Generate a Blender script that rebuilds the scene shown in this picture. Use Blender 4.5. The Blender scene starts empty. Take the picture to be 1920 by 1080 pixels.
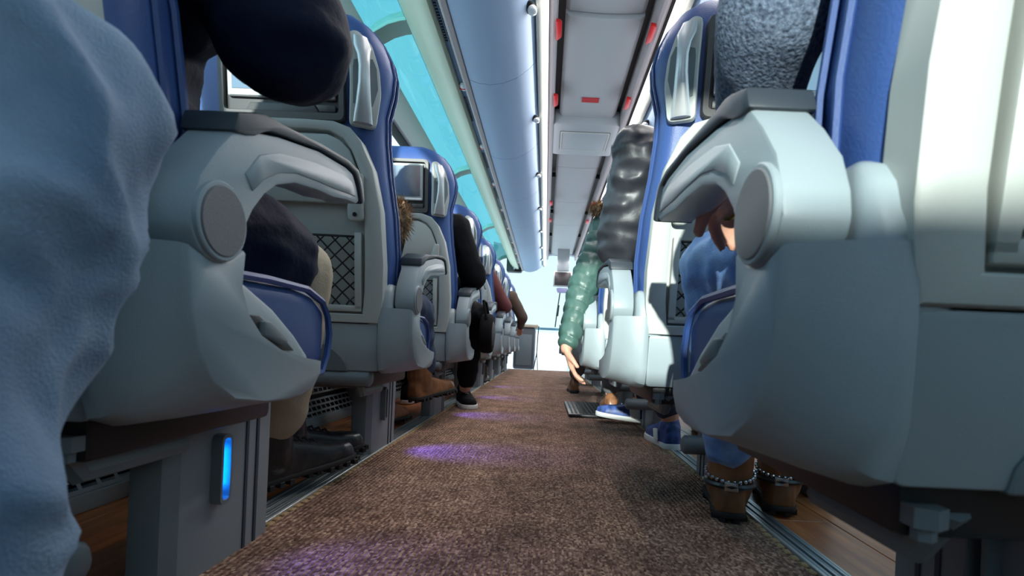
import bpy, bmesh, math, random
from mathutils import Vector, Matrix, noise
random.seed(7)
PI = math.pi
C = bpy.context.scene.collection
S = bpy.context.scene

# ------------------------------------------------------------------ camera
cam_d = bpy.data.cameras.new('camera'); cam = bpy.data.objects.new('camera', cam_d); C.objects.link(cam)
ROLL = math.radians(2.5); CAMZ = 0.352
cr, sr = math.cos(ROLL), math.sin(ROLL)
right = Vector((cr, 0, sr)); up = Vector((-sr, 0, cr)); back = Vector((0, -1, 0))
M = Matrix((right, up, back)).transposed().to_4x4()
M.translation = Vector((0, 0, CAMZ))
cam.matrix_world = M
cam_d.sensor_width = 36; cam_d.lens = 18.0; cam_d.clip_start = 0.01
cam_d.shift_x = -(1022 - 960) / 1920; cam_d.shift_y = (648 - 540) / 1920
cam_d.dof.use_dof = True; cam_d.dof.focus_distance = 1.7; cam_d.dof.aperture_fstop = 8.0
S.camera = cam
# ------------------------------------------------------------------ light
S.view_settings.view_transform = 'Standard'; S.view_settings.look = 'None'
S.view_settings.gamma = 1; S.view_settings.use_curve_mapping = False
S.view_settings.exposure = 1.05
w = bpy.data.worlds.new('sky'); S.world = w; w.use_nodes = True
nt = w.node_tree; nt.nodes.clear()
out = nt.nodes.new('ShaderNodeOutputWorld'); bg = nt.nodes.new('ShaderNodeBackground')
tc = nt.nodes.new('ShaderNodeTexCoord'); sx = nt.nodes.new('ShaderNodeSeparateXYZ'); rp = nt.nodes.new('ShaderNodeValToRGB')
nz = nt.nodes.new('ShaderNodeTexNoise'); nz.inputs['Scale'].default_value = 2.2; nz.inputs['Detail'].default_value = 5
mxs = nt.nodes.new('ShaderNodeMix'); mxs.data_type = 'RGBA'; mxs.inputs['B'].default_value = (.85, .93, .97, 1)
mr = nt.nodes.new('ShaderNodeMapRange'); mr.inputs['From Min'].default_value = .48; mr.inputs['From Max'].default_value = .75; mr.inputs['To Max'].default_value = .7
rp.color_ramp.elements[0].position = 0.0; rp.color_ramp.elements[0].color = (.66, .86, .93, 1)
rp.color_ramp.elements[1].position = .8; rp.color_ramp.elements[1].color = (.26, .56, .86, 1)
nt.links.new(tc.outputs['Generated'], sx.inputs[0]); nt.links.new(sx.outputs['Z'], rp.inputs[0])
nt.links.new(tc.outputs['Generated'], nz.inputs['Vector']); nt.links.new(nz.outputs['Fac'], mr.inputs[0])
nt.links.new(mr.outputs[0], mxs.inputs['Factor']); nt.links.new(rp.outputs[0], mxs.inputs['A'])
nt.links.new(mxs.outputs['Result'], bg.inputs[0]); nt.links.new(bg.outputs[0], out.inputs[0])
bg.inputs[1].default_value = 1.3
sun_d = bpy.data.lights.new('sun', 'SUN'); sun = bpy.data.objects.new('sun', sun_d); C.objects.link(sun)
sun_d.energy = 4.6; sun_d.angle = math.radians(0.8); sun_d.color = (1, .96, .88)
SUN = Vector((0.18, 0.95, -0.19)).normalized()
sun.rotation_euler = SUN.to_track_quat('-Z', 'Y').to_euler()

# the two lit strips along the luggage racks: each strip's own lamp, shining down into the aisle
for xs_ in (-.059, .509):
    ld = bpy.data.lights.new('strip_lamp', 'AREA'); ld.shape = 'RECTANGLE'; ld.size = .02; ld.size_y = 8.4; ld.energy = 19; ld.color = (1, .95, .91)
    lo_ = bpy.data.objects.new('strip_lamp', ld); C.objects.link(lo_); lo_.location = (xs_, 5.1, 1.800)
# ------------------------------------------------------------------ helpers
def mat(name, col, rough=.5, metal=0, bump=0, bscale=60, var=0, vscale=8, emit=None, estr=0, spec=.5, detail=4, stretch=(1, 1, 1), col2=None):
    m = bpy.data.materials.new(name); m.use_nodes = True
    n = m.node_tree; b = n.nodes['Principled BSDF']
    b.inputs['Base Color'].default_value = (*col, 1); b.inputs['Roughness'].default_value = rough
    b.inputs['Metallic'].default_value = metal; b.inputs['Specular IOR Level'].default_value = spec
    t = n.nodes.new('ShaderNodeTexCoord'); mp = n.nodes.new('ShaderNodeMapping'); mp.inputs['Scale'].default_value = stretch
    n.links.new(t.outputs['Object'], mp.inputs[0])
    if var or col2:
        z = n.nodes.new('ShaderNodeTexNoise'); z.inputs['Scale'].default_value = vscale; z.inputs['Detail'].default_value = detail
        r = n.nodes.new('ShaderNodeValToRGB')
        c2 = col2 if col2 else tuple(min(1, c * (1 + var)) for c in col)
        c1 = col if col2 else tuple(c * (1 - var) for c in col)
        r.color_ramp.elements[0].color = (*c1, 1); r.color_ramp.elements[1].color = (*c2, 1)
        r.color_ramp.elements[0].position = .35; r.color_ramp.elements[1].position = .65
        n.links.new(mp.outputs[0], z.inputs['Vector']); n.links.new(z.outputs['Fac'], r.inputs[0]); n.links.new(r.outputs[0], b.inputs['Base Color'])
    if bump:
        z = n.nodes.new('ShaderNodeTexNoise'); z.inputs['Scale'].default_value = bscale; z.inputs['Detail'].default_value = 3
        bp = n.nodes.new('ShaderNodeBump'); bp.inputs['Strength'].default_value = bump; bp.inputs['Distance'].default_value = .004
        n.links.new(mp.outputs[0], z.inputs['Vector']); n.links.new(z.outputs['Fac'], bp.inputs['Height']); n.links.new(bp.outputs[0], b.inputs['Normal'])
    if emit:
        b.inputs['Emission Color'].default_value = (*emit, 1); b.inputs['Emission Strength'].default_value = estr
    return m

def glass(name, tint, gl=.06):
    m = bpy.data.materials.new(name); m.use_nodes = True; n = m.node_tree; n.nodes.clear()
    o = n.nodes.new('ShaderNodeOutputMaterial'); t = n.nodes.new('ShaderNodeBsdfTransparent'); t.inputs[0].default_value = (*tint, 1)
    g = n.nodes.new('ShaderNodeBsdfGlossy'); g.inputs['Roughness'].default_value = .03
    x = n.nodes.new('ShaderNodeMixShader'); x.inputs[0].default_value = gl
    n.links.new(t.outputs[0], x.inputs[1]); n.links.new(g.outputs[0], x.inputs[2]); n.links.new(x.outputs[0], o.inputs[0])
    return m

def carpet_mat():
    m = bpy.data.materials.new('carpet'); m.use_nodes = True; n = m.node_tree; b = n.nodes['Principled BSDF']; L = n.links
    b.inputs['Roughness'].default_value = .95; b.inputs['Specular IOR Level'].default_value = .15
    t = n.nodes.new('ShaderNodeTexCoord'); mp = n.nodes.new('ShaderNodeMapping'); mp.inputs['Scale'].default_value = (1, .62, 1)
    L.new(t.outputs['Object'], mp.inputs[0])
    v = n.nodes.new('ShaderNodeTexVoronoi'); v.inputs['Scale'].default_value = 250; v.inputs['Randomness'].default_value = .55
    L.new(mp.outputs[0], v.inputs['Vector'])
    r = n.nodes.new('ShaderNodeValToRGB'); e = r.color_ramp.elements
    e[0].position = .0; e[0].color = (.12, .062, .048, 1); e[1].position = 1; e[1].color = (.56, .37, .26, 1)
    k = e.new(.35); k.color = (.22, .125, .09, 1); k = e.new(.7); k.color = (.34, .20, .145, 1)
    sp = n.nodes.new('ShaderNodeSeparateColor'); L.new(v.outputs['Color'], sp.inputs[0]); L.new(sp.outputs[0], r.inputs[0])
    wv = n.nodes.new('ShaderNodeTexWave'); wv.inputs['Scale'].default_value = 32; wv.bands_direction = 'X'; wv.inputs['Distortion'].default_value = .6
    L.new(t.outputs['Object'], wv.inputs['Vector'])
    nz = n.nodes.new('ShaderNodeTexNoise'); nz.inputs['Scale'].default_value = 9; nz.inputs['Detail'].default_value = 6; L.new(t.outputs['Object'], nz.inputs['Vector'])
    mx = n.nodes.new('ShaderNodeMix'); mx.data_type = 'RGBA'; mx.blend_type = 'MULTIPLY'; mx.inputs['Factor'].default_value = 1
    mr = n.nodes.new('ShaderNodeMapRange'); mr.inputs['From Min'].default_value = .3; mr.inputs['From Max'].default_value = .7; mr.inputs['To Min'].default_value = .65; mr.inputs['To Max'].default_value = 1.25
    L.new(nz.outputs['Fac'], mr.inputs[0]); L.new(r.outputs[0], mx.inputs['A']); L.new(mr.outputs[0], mx.inputs['B']); L.new(mx.outputs['Result'], b.inputs['Base Color'])
    ad = n.nodes.new('ShaderNodeMath'); ad.operation = 'SUBTRACT'; L.new(wv.outputs['Fac'], ad.inputs[0]); L.new(v.outputs['Distance'], ad.inputs[1])
    bp = n.nodes.new('ShaderNodeBump'); bp.inputs['Strength'].default_value = .8; bp.inputs['Distance'].default_value = .004
    L.new(ad.outputs[0], bp.inputs['Height']); L.new(bp.outputs[0], b.inputs['Normal'])
    return m

def stripes_mat(name, c1, c2, scale, rough=.4, metal=.8, axis='X'):
    m = mat(name, c1, rough, metal); n = m.node_tree; b = n.nodes['Principled BSDF']
    wv = n.nodes.new('ShaderNodeTexWave'); wv.inputs['Scale'].default_value = scale; wv.bands_direction = axis
    t = n.nodes.new('ShaderNodeTexCoord'); n.links.new(t.outputs['Object'], wv.inputs['Vector'])
    x = n.nodes.new('ShaderNodeMix'); x.data_type = 'RGBA'; x.inputs['A'].default_value = (*c1, 1); x.inputs['B'].default_value = (*c2, 1)
    n.links.new(wv.outputs['Fac'], x.inputs['Factor']); n.links.new(x.outputs['Result'], b.inputs['Base Color'])
    return m

PL = mat('grey_plastic', (.30, .355, .38), .42, bump=.12, bscale=900)
PLD = mat('dark_grey_plastic', (.15, .18, .195), .45, bump=.12, bscale=900)
PED = mat('pedestal_grey', (.24, .26, .275), .5, bump=.1, bscale=700)
CAPM = mat('cap_plastic', (.15, .155, .165), .6, bump=.25, bscale=1200)
PADM = mat('armrest_pad', (.03, .04, .052), .45, bump=.1, bscale=800)
BLK = mat('black_plastic', (.012, .013, .015), .4)
LTH = mat('blue_leather', (.035, .08, .25), .42, bump=.18, bscale=450)
LTH2 = mat('blue_leather_dark', (.03, .07, .22), .45, bump=.06, bscale=450)
SHL = mat('seat_shell_plastic', (.47, .49, .46), .42, bump=.1, bscale=900)
SHI = mat('shell_panel', (.40, .42, .395), .5, bump=.15, bscale=900)
SIL = mat('silver_grip', (.58, .59, .59), .32, .45)
SILF = mat('silver_bezel', (.42, .43, .44), .35, .5)
SCR = mat('screen_glass', (.25, .30, .36), .12, .75)
SCRD = mat('screen_dark', (.03, .022, .025), .3)
FRM = mat('monitor_frame', (.065, .062, .06), .4, bump=.1, bscale=700)
ALU = stripes_mat('ribbed_aluminium', (.55, .58, .58), (.28, .30, .31), 26)
ALE = mat('aluminium_edge', (.72, .72, .70), .35, .6)
CPT = carpet_mat()
STT = mat('tan_thread', (.42, .27, .13), .8, var=.3, vscale=200)
WD = mat('wood_laminate', (.60, .20, .06), .35, stretch=(9, .7, 1), vscale=6, detail=8, col2=(.32, .09, .03), bump=.05)
WALLM = mat('wall_grey', (.36, .38, .39), .6)
CEILM = mat('ceiling_panel', (.50, .53, .53), .6, bump=.1, bscale=500)
RACK = mat('rack_underside', (.32, .41, .56), .6, bump=.1, bscale=500)
RACKW = mat('header_grey', (.5, .5, .56), .5)
TAN = mat('tan_profile', (.40, .35, .34), .5)
CRM = mat('cream_edge', (.62, .62, .56), .5)
STRP = mat('light_strip', (.70, .72, .80), .4, emit=(.86, .88, 1), estr=1.3)
GRNB = mat('brown_channel', (.13, .115, .105), .5)
DUCT = mat('duct_cover', (.74, .84, .62), .45)  # pale cream, with green light from the tinted glass mixed into the colour
PERF = mat('service_strip', (.03, .10, .19), .4)
RED = mat('red_plastic', (.60, .01, .012), .4)
PIL = mat('window_pillar', (.36, .46, .44), .5)
WFR = mat('window_frame_tan', (.66, .60, .58), .55)
RUB = mat('rubber_seal', (.015, .018, .02), .6)
GLR = glass('roof_glass', (.30, .56, .58)); GLW = glass('side_glass', (.90, .96, .97)); GLF = glass('windscreen_glass', (.50, .51, .50), .03)
WHT = mat('white_plastic', (.75, .76, .76), .35)
LED = mat('blue_led', (.0, .05, .6), .3, emit=(.0, .25, 1), estr=14)
LEDH = mat('led_housing_blue', (.01, .03, .6), .35, emit=(.0, .015, .9), estr=.35)
MET = mat('bright_metal', (.6, .6, .62), .2, 1)
GOLD = mat('gold', (.85, .55, .12), .18, 1)
SKIN = mat('skin', (.62, .33, .23), .5, bump=.1, bscale=300, var=.06, vscale=20)
HAIRM = mat('dark_hair', (.03, .02, .015), .6, bump=.8, bscale=200, stretch=(1, 1, .2))
GRND = mat('pale_ground', (.80, .79, .76), .9, var=.06, vscale=.4)

class B:
    """collects geometry for ONE mesh object"""
    def __init__(s): s.bm = bmesh.new()
    def faces(s, vs, fs, bevel=0, seg=2):
        t = bmesh.new(); v = [t.verts.new(p) for p in vs]
        for f in fs:
            try: t.faces.new([v[i] for i in f])
            except ValueError: pass
        bmesh.ops.recalc_face_normals(t, faces=t.faces)
        if bevel:
            ed = [e for e in t.edges if len(e.link_faces) == 2 and e.calc_face_angle(0) > .5]
            bmesh.ops.bevel(t, geom=ed, offset=bevel, segments=seg, profile=.5, affect='EDGES', clamp_overlap=True)
        me = bpy.data.meshes.new('t'); t.to_mesh(me); t.free(); s.bm.from_mesh(me); bpy.data.meshes.remove(me); return s
    def prism(s, prof, a, b, fn, bevel=0, seg=2):
        """profile of 2D points extruded between a and b, fn(p, q, t)->xyz"""
        n = len(prof); vs = [fn(p, q, a) for p, q in prof] + [fn(p, q, b) for p, q in prof]
        fs = [list(range(n)), list(range(n, 2 * n))] + [[i, (i + 1) % n, n + (i + 1) % n, n + i] for i in range(n)]
        return s.faces(vs, fs, bevel, seg)
    def loft(s, rings, cap=True, closed=True):
        n = len(rings[0]); vs = [p for r in rings for p in r]; fs = []
        for k in range(len(rings) - 1):
            for i in range(n if closed else n - 1):
                j = (i + 1) % n; fs.append([k * n + i, k * n + j, (k + 1) * n + j, (k + 1) * n + i])
        if cap: fs += [list(range(n)), list(range((len(rings) - 1) * n, len(rings) * n))]
        return s.faces(vs, fs)
    def box(s, x0, x1, y0, y1, z0, z1, bevel=0, seg=2):
        return s.prism([(x0, y0), (x1, y0), (x1, y1), (x0, y1)], z0, z1, lambda p, q, t: (p, q, t), bevel, seg)
    def tube(s, pts, r, n=8, closed=False, flat=1):
        pts = [Vector(p) for p in pts]; m = len(pts); rings = []
        rr = r if isinstance(r, (list, tuple)) else [r] * m
        prev = None
        for k in range(m):
            if closed: d = pts[(k + 1) % m] - pts[k - 1]
            else: d = pts[min(k + 1, m - 1)] - pts[max(k - 1, 0)]
            d.normalize()
            u = d.cross(Vector((0, 0, 1))) if prev is None else prev - d * prev.dot(d)
            if u.length < 1e-3: u = d.cross(Vector((1, 0, 0)))
            u.normalize(); prev = u; v = d.cross(u)
            rings.append([tuple(pts[k] + u * (math.cos(a) * rr[k]) + v * (math.sin(a) * rr[k] * flat)) for a in [2 * PI * i / n for i in range(n)]])
        if closed: rings.append(rings[0]); return s.loft(rings, cap=False)
        return s.loft(rings)
    def ring(s, outer, inner, fn, n0, n1):
        """frame between two outlines of equal count, from depth n0 to n1"""
        k = len(outer); vs = []
        for o, d in ((outer, n0), (outer, n1 - .0025), ([(a[0] * .93 + b[0] * .07, a[1] * .93 + b[1] * .07) for a, b in zip(outer, inner)], n1), ([(a[0] * .12 + b[0] * .88, a[1] * .12 + b[1] * .88) for a, b in zip(outer, inner)], n1), (inner, n1 - .003), (inner, n0)):
            vs += [fn(p, q, d) for p, q in o]
        fs = []
        for r in range(6):
            r2 = (r + 1) % 6
            for i in range(k):
                j = (i + 1) % k; fs.append([r * k + i, r * k + j, r2 * k + j, r2 * k + i])
        return s.faces(vs, fs)
    def sphere(s, c, r, sc=(1, 1, 1), u=14, v=8, rot=None):
        t = bmesh.new(); bmesh.ops.create_uvsphere(t, u_segments=u, v_segments=v, radius=r)
        mm = Matrix.Translation(c) @ (rot.to_4x4() if rot else Matrix()) @ Matrix.Diagonal((*sc, 1)); bmesh.ops.transform(t, matrix=mm, verts=t.verts)
        me = bpy.data.meshes.new('t'); t.to_mesh(me); t.free(); s.bm.from_mesh(me); bpy.data.meshes.remove(me); return s
    def capsule(s, p0, p1, r0, r1, n=14):
        p0, p1 = Vector(p0), Vector(p1); d = (p1 - p0).normalized()
        pts = [p0 - d * r0 * .92, p0 - d * r0 * .6, p0, p1, p1 + d * r1 * .6, p1 + d * r1 * .92]
        return s.tube(pts, [r0 * .35, r0 * .8, r0, r1, r1 * .8, r1 * .35], n)
    def build(s, name, m, parent=None, angle=35, flip=False):
        me = bpy.data.meshes.new(name)
        if flip: bmesh.ops.reverse_faces(s.bm, faces=s.bm.faces)
        s.bm.to_mesh(me); s.bm.free(); me.materials.append(m)
        me.polygons.foreach_set('use_smooth', [True] * len(me.polygons)); me.set_sharp_from_angle(angle=math.radians(angle))
        o = bpy.data.objects.new(name, me); C.objects.link(o)
        if parent: o.parent = parent
        return o

def empty(name, loc=(0, 0, 0)):
    o = bpy.data.objects.new(name, None); o.empty_display_size = .05; C.objects.link(o); o.location = loc; return o
def tag(o, label=None, cat=None, group=None, kind=None):
    if label: o['label'] = label
    if cat: o['category'] = cat
    if group: o['group'] = group
    if kind: o['kind'] = kind
    return o
def struct(b, name, m, parent=None, **k):
    o = b.build(name, m, parent, **k)
    if not parent: o['kind'] = 'structure'
    return o
def copy_tree(o, parent=None):
    c = o.copy(); C.objects.link(c); c.parent = parent
    for ch in list(o.children): copy_tree(ch, c)
    return c
def round_poly(pts, r, n=4):
    out = []; k = len(pts)
    for i in range(k):
        p = Vector(pts[i]); a = (Vector(pts[i - 1]) - p); b = (Vector(pts[(i + 1) % k]) - p)
        rr = min(r, a.length * .45, b.length * .45); a = p + a.normalized() * rr; b = p + b.normalized() * rr
        for t in range(n + 1):
            t /= n; q = a * (1 - t) ** 2 + p * 2 * t * (1 - t) + b * t * t; out.append((q.x, q.y))
    return out

# ================================================================== SETTING
CX = .225
YB, YF = -2.4, 9.4
def mx(x): return 2 * CX - x          # mirror about the bus centreline
# ground outside
g = B(); g.faces([(-60, -60, -1.4), (60, -60, -1.4), (60, 13, -1.4), (-60, 13, -1.4), (60, 18, -1.2), (-60, 18, -1.2), (60, 21, .88), (-60, 21, .88)], [[0, 1, 2, 3], [3, 2, 4, 5], [5, 4, 6, 7]])  # bank ahead is added, tilted steeply so the sun turns it white
o = g.build('ground', GRND); tag(o, kind='structure')
# sub floor
struct(B().box(-.96, 1.42, YB, 7.25, -.06, -.012), 'floor', PLD)
fl = bpy.data.objects['floor']
# wooden planks left and right of the aisle
pm = B().box(0, .1185, 0, 1.198, -.012, 0, .0012, 1).build('plank', WD, fl); first = True
k = 0
for side, xs in ((0, (-.93, -.81, -.69)), (1, (.51, .63, .75, .87, .99, 1.11, 1.23))):
    for i, x in enumerate(xs):
        y = -1.3 - (i % 3) * .4
        while y < 7.2:
            if y + 1.2 > 7.25: break
            q = pm if first else pm.copy()
            if not first: C.objects.link(q)
            first = False; q.location = (x, y, 0); y += 1.2
# carpet
cp = B()
cp.box(-.487, .447, -1.0, 7.22, -.011, .004)
carpet = tag(cp.build('carpet_runner', CPT), 'long brown woven carpet runner down the bus aisle', 'carpet')
st = B().box(-.006, .006, -.009, .009, 0, .006, .002, 1).build('stitch', STT, carpet)
fs = True
for side, x in ((0, -.489), (1, .447)):
    for i in range(130):
        q = st if fs else st.copy()
        if not fs: C.objects.link(q)
        fs = False; q.location = (x + random.uniform(-.002, .002), .45 + i * .027, .001); q.rotation_euler.z = random.uniform(-.15, .15)
fb = B()
for x in (-.489, .447):
    for i in range(120): fb.box(x - .005, x + .005, 3.96 + i * .027 - .009, 3.96 + i * .027 + .009, 0, .006)
q = fb.build('stitch_row', STT, carpet); q['kind'] = 'stuff'
# aluminium floor trims with ribs and pale inner edge
def trim(name, xa, xb, xedge, sgn):
    b = B(); n = 6; wd = (xb - xa) / n
    for i in range(n): b.box(xa + i * wd + .0012, xa + (i + 1) * wd - .0012, -1.0, 7.22, -.011, .006 - .002 * (i % 2), .0008, 1)
    b.box(xa, xb, -1.0, 7.22, -.011, .002)
    o = struct(b, name, ALU)
    B().box(xedge - .003, xedge + .003, -1.0, 7.22, -.011, .009, .001, 1).build('edge_strip', ALE, o)
trim('trim_1', -.566, -.5, -.498, 1); trim('trim_2', .461, .51, .458, -1)

# walls
def side_wall(side, xw, f):
    L = side == 'left'
    d = -1 if L else 1
    wl = struct(B().box(min(xw, xw + .05 * d), max(xw, xw + .05 * d), YB, YF, -.06, .80), 'wall_' + side, WALLM)
    B().box(min(xw - .012 * d, xw + .01 * d), max(xw - .012 * d, xw + .01 * d), YB, YF, .77, .83, .006).build('window_sill', WFR, wl)
    # side windows
    top = 1.62
    if L: B().box(xw - .05, xw + .01, YB, -.80, .80, 1.62, .004).build('shade_panel', WALLM, wl)  # unseen panel added in place of windows to darken the nearest left seat
    ys = ([-.8] if L else [YB, -1.7]) + [.45, 2.57, 4.70, 6.90, YF - .1]
    for k in range(len(ys) - 1):
        a, b = ys[k] + .05, ys[k + 1] - .05
        p = struct(B().box(min(xw, xw + .008 * d), max(xw, xw + .008 * d), a, b, .83, top), 'window_%d' % (k + 1 + (0 if L else 10)), GLW)
        r = B()
        for z0, z1 in ((.83, .86), (top - .07, top)): r.box(xw - .006, xw + .006, a, b, z0, z1, .003)
        for y0, y1 in ((a, a + .03), (b - .03, b)): r.box(xw - .006, xw + .006, y0, y1, .83, top, .003)
        r.build('seal', RUB, p)
        B().box(min(xw - .02 * d, xw + .04 * d), max(xw - .02 * d, xw + .04 * d), b, b + .10, .80, top, .01).build('pillar', WFR, p)
    # tan frame over the window
    fr = B().prism([(f(-.945), 1.62), (f(-.925), 1.62), (f(-.925), 1.72), (f(-.91), 1.82), (f(-.945), 1.84), (f(-.99), 1.80), (f(-.99), 1.62)], YB, YF, lambda p, q, t: (p, t, q), .004)
    struct(fr, 'trim_%d' % (3 if L else 4), WFR)
    # sloping roof glass
    gl = []
    for t in range(7):
        a = t / 6 * PI / 2; gl.append((f(-.935 + .20 * (1 - math.cos(a)) * 1.0 + .0), 1.83 + .10 * math.sin(a) + .0))
    gl = [(f(-.94), 1.83), (f(-.90), 1.875), (f(-.84), 1.912), (f(-.78), 1.932), (f(-.72), 1.94)]
    ys = [YB, -1.7] + [y for y in ys if y > -.6]
    for k in range(len(ys) - 1):
        a, b = ys[k] + .06, ys[k + 1] - .06
        v = [(x, a, z) for x, z in gl] + [(x, b, z) for x, z in gl] + [(x, a, z + .006) for x, z in gl] + [(x, b, z + .006) for x, z in gl]; n = len(gl)
        fsx = []
        for i in range(n - 1): fsx += [[i, i + 1, n + i + 1, n + i], [2 * n + i, 2 * n + i + 1, 3 * n + i + 1, 3 * n + i]]
        fsx += [[0, n, 3 * n, 2 * n], [n - 1, 2 * n - 1, 4 * n - 1, 3 * n - 1]]
        rg = struct(B().faces(v, fsx), 'window_%d' % (k + 21 + (0 if L else 10)), GLR)
        pr = [(x, z - .02) for x, z in gl] + [(x, z + .03) for x, z in reversed(gl)]
        B().prism(pr, b, b + .12, lambda p, q, t: (p, t, q), .006).build('roof_pillar', PIL, rg)
        rb = B()
        rb.box(*sorted((f(-.735), f(-.75))), a, b, 1.915, 1.945)
        rb.build('seal', RUB, rg)
    # air duct tube
    prof = [(f(x), z) for x, z in ((-.555, 1.705), (-.60, 1.715), (-.65, 1.75), (-.69, 1.80), (-.722, 1.86), (-.735, 1.92), (-.735, 1.96), (-.60, 1.99), (-.53, 1.90), (-.525, 1.74), (-.535, 1.712))]
    struct(B().prism(prof, YB, YF - .1, lambda p, q, t: (p, t, q)), 'trim_%d' % (5 if L else 6), DUCT)
    # dark service strip with lamp units and slotted speakers
    sv = struct(B().box(*sorted((f(-.53), f(-.478))), YB, YF - .15, 1.74, 1.80), 'trim_%d' % (7 if L else 8), PERF)
    first = None; sl = None
    for i in range(11):
        y = .98 + i * .84 - .0
        if y > 9: break
        if first is None:
            u = B(); u.sphere((0, 0, 0), .021, (1, 1.9, .75)); first = u.build('lamp_unit', WHT, sv)
            B().box(-.02, .02, -.004, .004, -.0175, .004, .002, 1).build('lamp_band', RED, first); q = first
        else: q = copy_tree(first, sv)
        q.location = (f(-.504), y + .12, 1.738)
        if sl is None:
            u = B()
            for r in range(2):
                for j in range(16): u.box(-.012 + r * .018, -.002 + r * .018, j * .02, j * .02 + .009, -.006, .002)
            sl = u.build('slot_grille', BLK, sv); q = sl
        else: q = sl.copy(); C.objects.link(q)
        q.location = (f(-.508), y + .24, 1.741)
    # tan rail
    struct(B().prism([(f(-.482), 1.69), (f(-.470), 1.682), (f(-.452), 1.688), (f(-.448), 1.70), (f(-.448), 1.76), (f(-.482), 1.76)], YB, YF - .1, lambda p, q, t: (p, t, q), .002), 'trim_%d' % (9 if L else 10), TAN)
    # luggage rack underside: curved panels with seams, thing of panels
    rk = empty('luggage_rack', (f(-.28), 0, 1.7)); tag(rk, 'blue-grey overhead luggage rack along the %s side of the bus' % side, 'luggage rack')
    cv = [(-.447, 1.695), (-.40, 1.678), (-.34, 1.672), (-.27, 1.684), (-.20, 1.715), (-.14, 1.765), (-.103, 1.815)]
    n = len(cv); seams = [YB, -.55, .5, 1.56, 2.62, 3.67, 4.73, 5.80, 6.86, 7.92, 9.3]
    for k in range(len(seams) - 1):
        a, b = seams[k] + .0025, seams[k + 1] - .0025
        pr = [(f(x) - f(-.28), z - 1.7) for x, z in cv] + [(f(x) - f(-.28), z - 1.7 + .02) for x, z in reversed(cv)]
        B().prism(pr, a, b, lambda p, q, t: (p, t, q)).build('rack_panel', RACK, rk)
    struct_back = B().box(*sorted((f(-.447) - f(-.28), f(-.103) - f(-.28))), YB, 9.3, .11, .13); struct_back.build('rack_back', BLK, rk)
    B().prism([(f(-.104) - f(-.28), .10), (f(-.098) - f(-.28), .092), (f(-.072) - f(-.28), .10), (f(-.070) - f(-.28), .16), (f(-.104) - f(-.28), .16)], YB, 9.4, lambda p, q, t: (p, t, q), .002).build('rack_lip', CRM, rk)
    B().box(*sorted((f(-.070) - f(-.28), f(-.048) - f(-.28))), YB, 9.4, .105, .16, .003).build('light_strip', STRP, rk)
    hd = None
    for i in range(10):
        y = .05 + i * 1.055
        if y > 9.2: break
        if hd is None:
            u = B(); u.sphere((0, 0, 0), .042, (.62, 1, .3), 18, 8); hd = u.build('latch_recess', BLK, rk)
            B().sphere((.012 * (1 if L else -1), .004, -.010), .034, (.6, 1, .35), 18, 8).build('latch_disc', WHT, hd); q = hd
        else: q = copy_tree(hd, rk)
        q.location = (f(-.128) - f(-.28), y, 1.775 - 1.7)
idf = lambda x: x
side_wall('left', -.95, idf); side_wall('right', 1.40, mx)

# roof shell above everything
struct(B().box(-.76, mx(-.76), YB, YF, 2.06, 2.12), 'roof', PLD)
# centre ceiling
cl = B(); cl.box(-.11, mx(-.11), YB, YF, 2.04, 2.055); ceil = struct(cl, 'ceiling', GRNB)
seams = [YB, -.9, .2, 1.35, 2.50, 3.60, 4.67, 5.80, 6.90, 8.0, 9.3]
for k in range(len(seams) - 1):
    a, b = seams[k] + .004, seams[k + 1] - .004
    zz = 1.965 if k == 4 else 1.985
    prof = [(.03, 2.045), (.03, zz + .02), (.05, zz + .004), (.12, zz), (.225, zz - .004), (.33, zz), (.40, zz + .004), (.42, zz + .02), (.42, 2.045)]
    B().prism(prof, a, b, lambda p, q, t: (p, t, q), .002, 1).build('ceiling_panel', CEILM, ceil)
# red notice on the hatch panel
nb = B().box(.225 - .055, .225 + .055, 3.30, 3.36, 1.9575, 1.961).build('notice_strip', RED, ceil)
for side, f in (('left', idf), ('right', mx)):
    # channel and tan rail each side of the centre panels
    B().prism([(f(-.045), 1.90), (f(-.03), 1.892), (f(-.012), 1.90), (f(-.006), 1.93), (f(-.006), 2.04), (f(-.045), 2.04)], YB, 9.2, lambda p, q, t: (p, t, q), .003).build('channel_rail', TAN, ceil)
    for y in (1.75, 4.95, 6.3, 7.6):
        B().box(f(.012) - .02, f(.012) + .02, y, y + .012, 1.985, 2.03).build('channel_clip', BLK, ceil)
tabs = None
for f, nm in ((idf, 'left'), (mx, 'right')):
    for i, y in enumerate((2.50, 3.22, 5.55, 6.3)):
        t = B().prism(round_poly([(-.015, -.08), (.014, -.065), (.016, .05), (-.012, .085)], .015), -.012, .004, lambda p, q, r: (p, q, r), .004)
        t = t.build('red_pull_tab', RED); t.location = (f(.000), y, 1.90)
        tag(t, 'red pull tab on the %s ceiling rail, %s' % (nm, ('nearest the camera', 'just before the air unit', 'beyond the air unit', 'farthest ahead')[i]), 'pull tab', 'red tabs on the ceiling rails')
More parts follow.
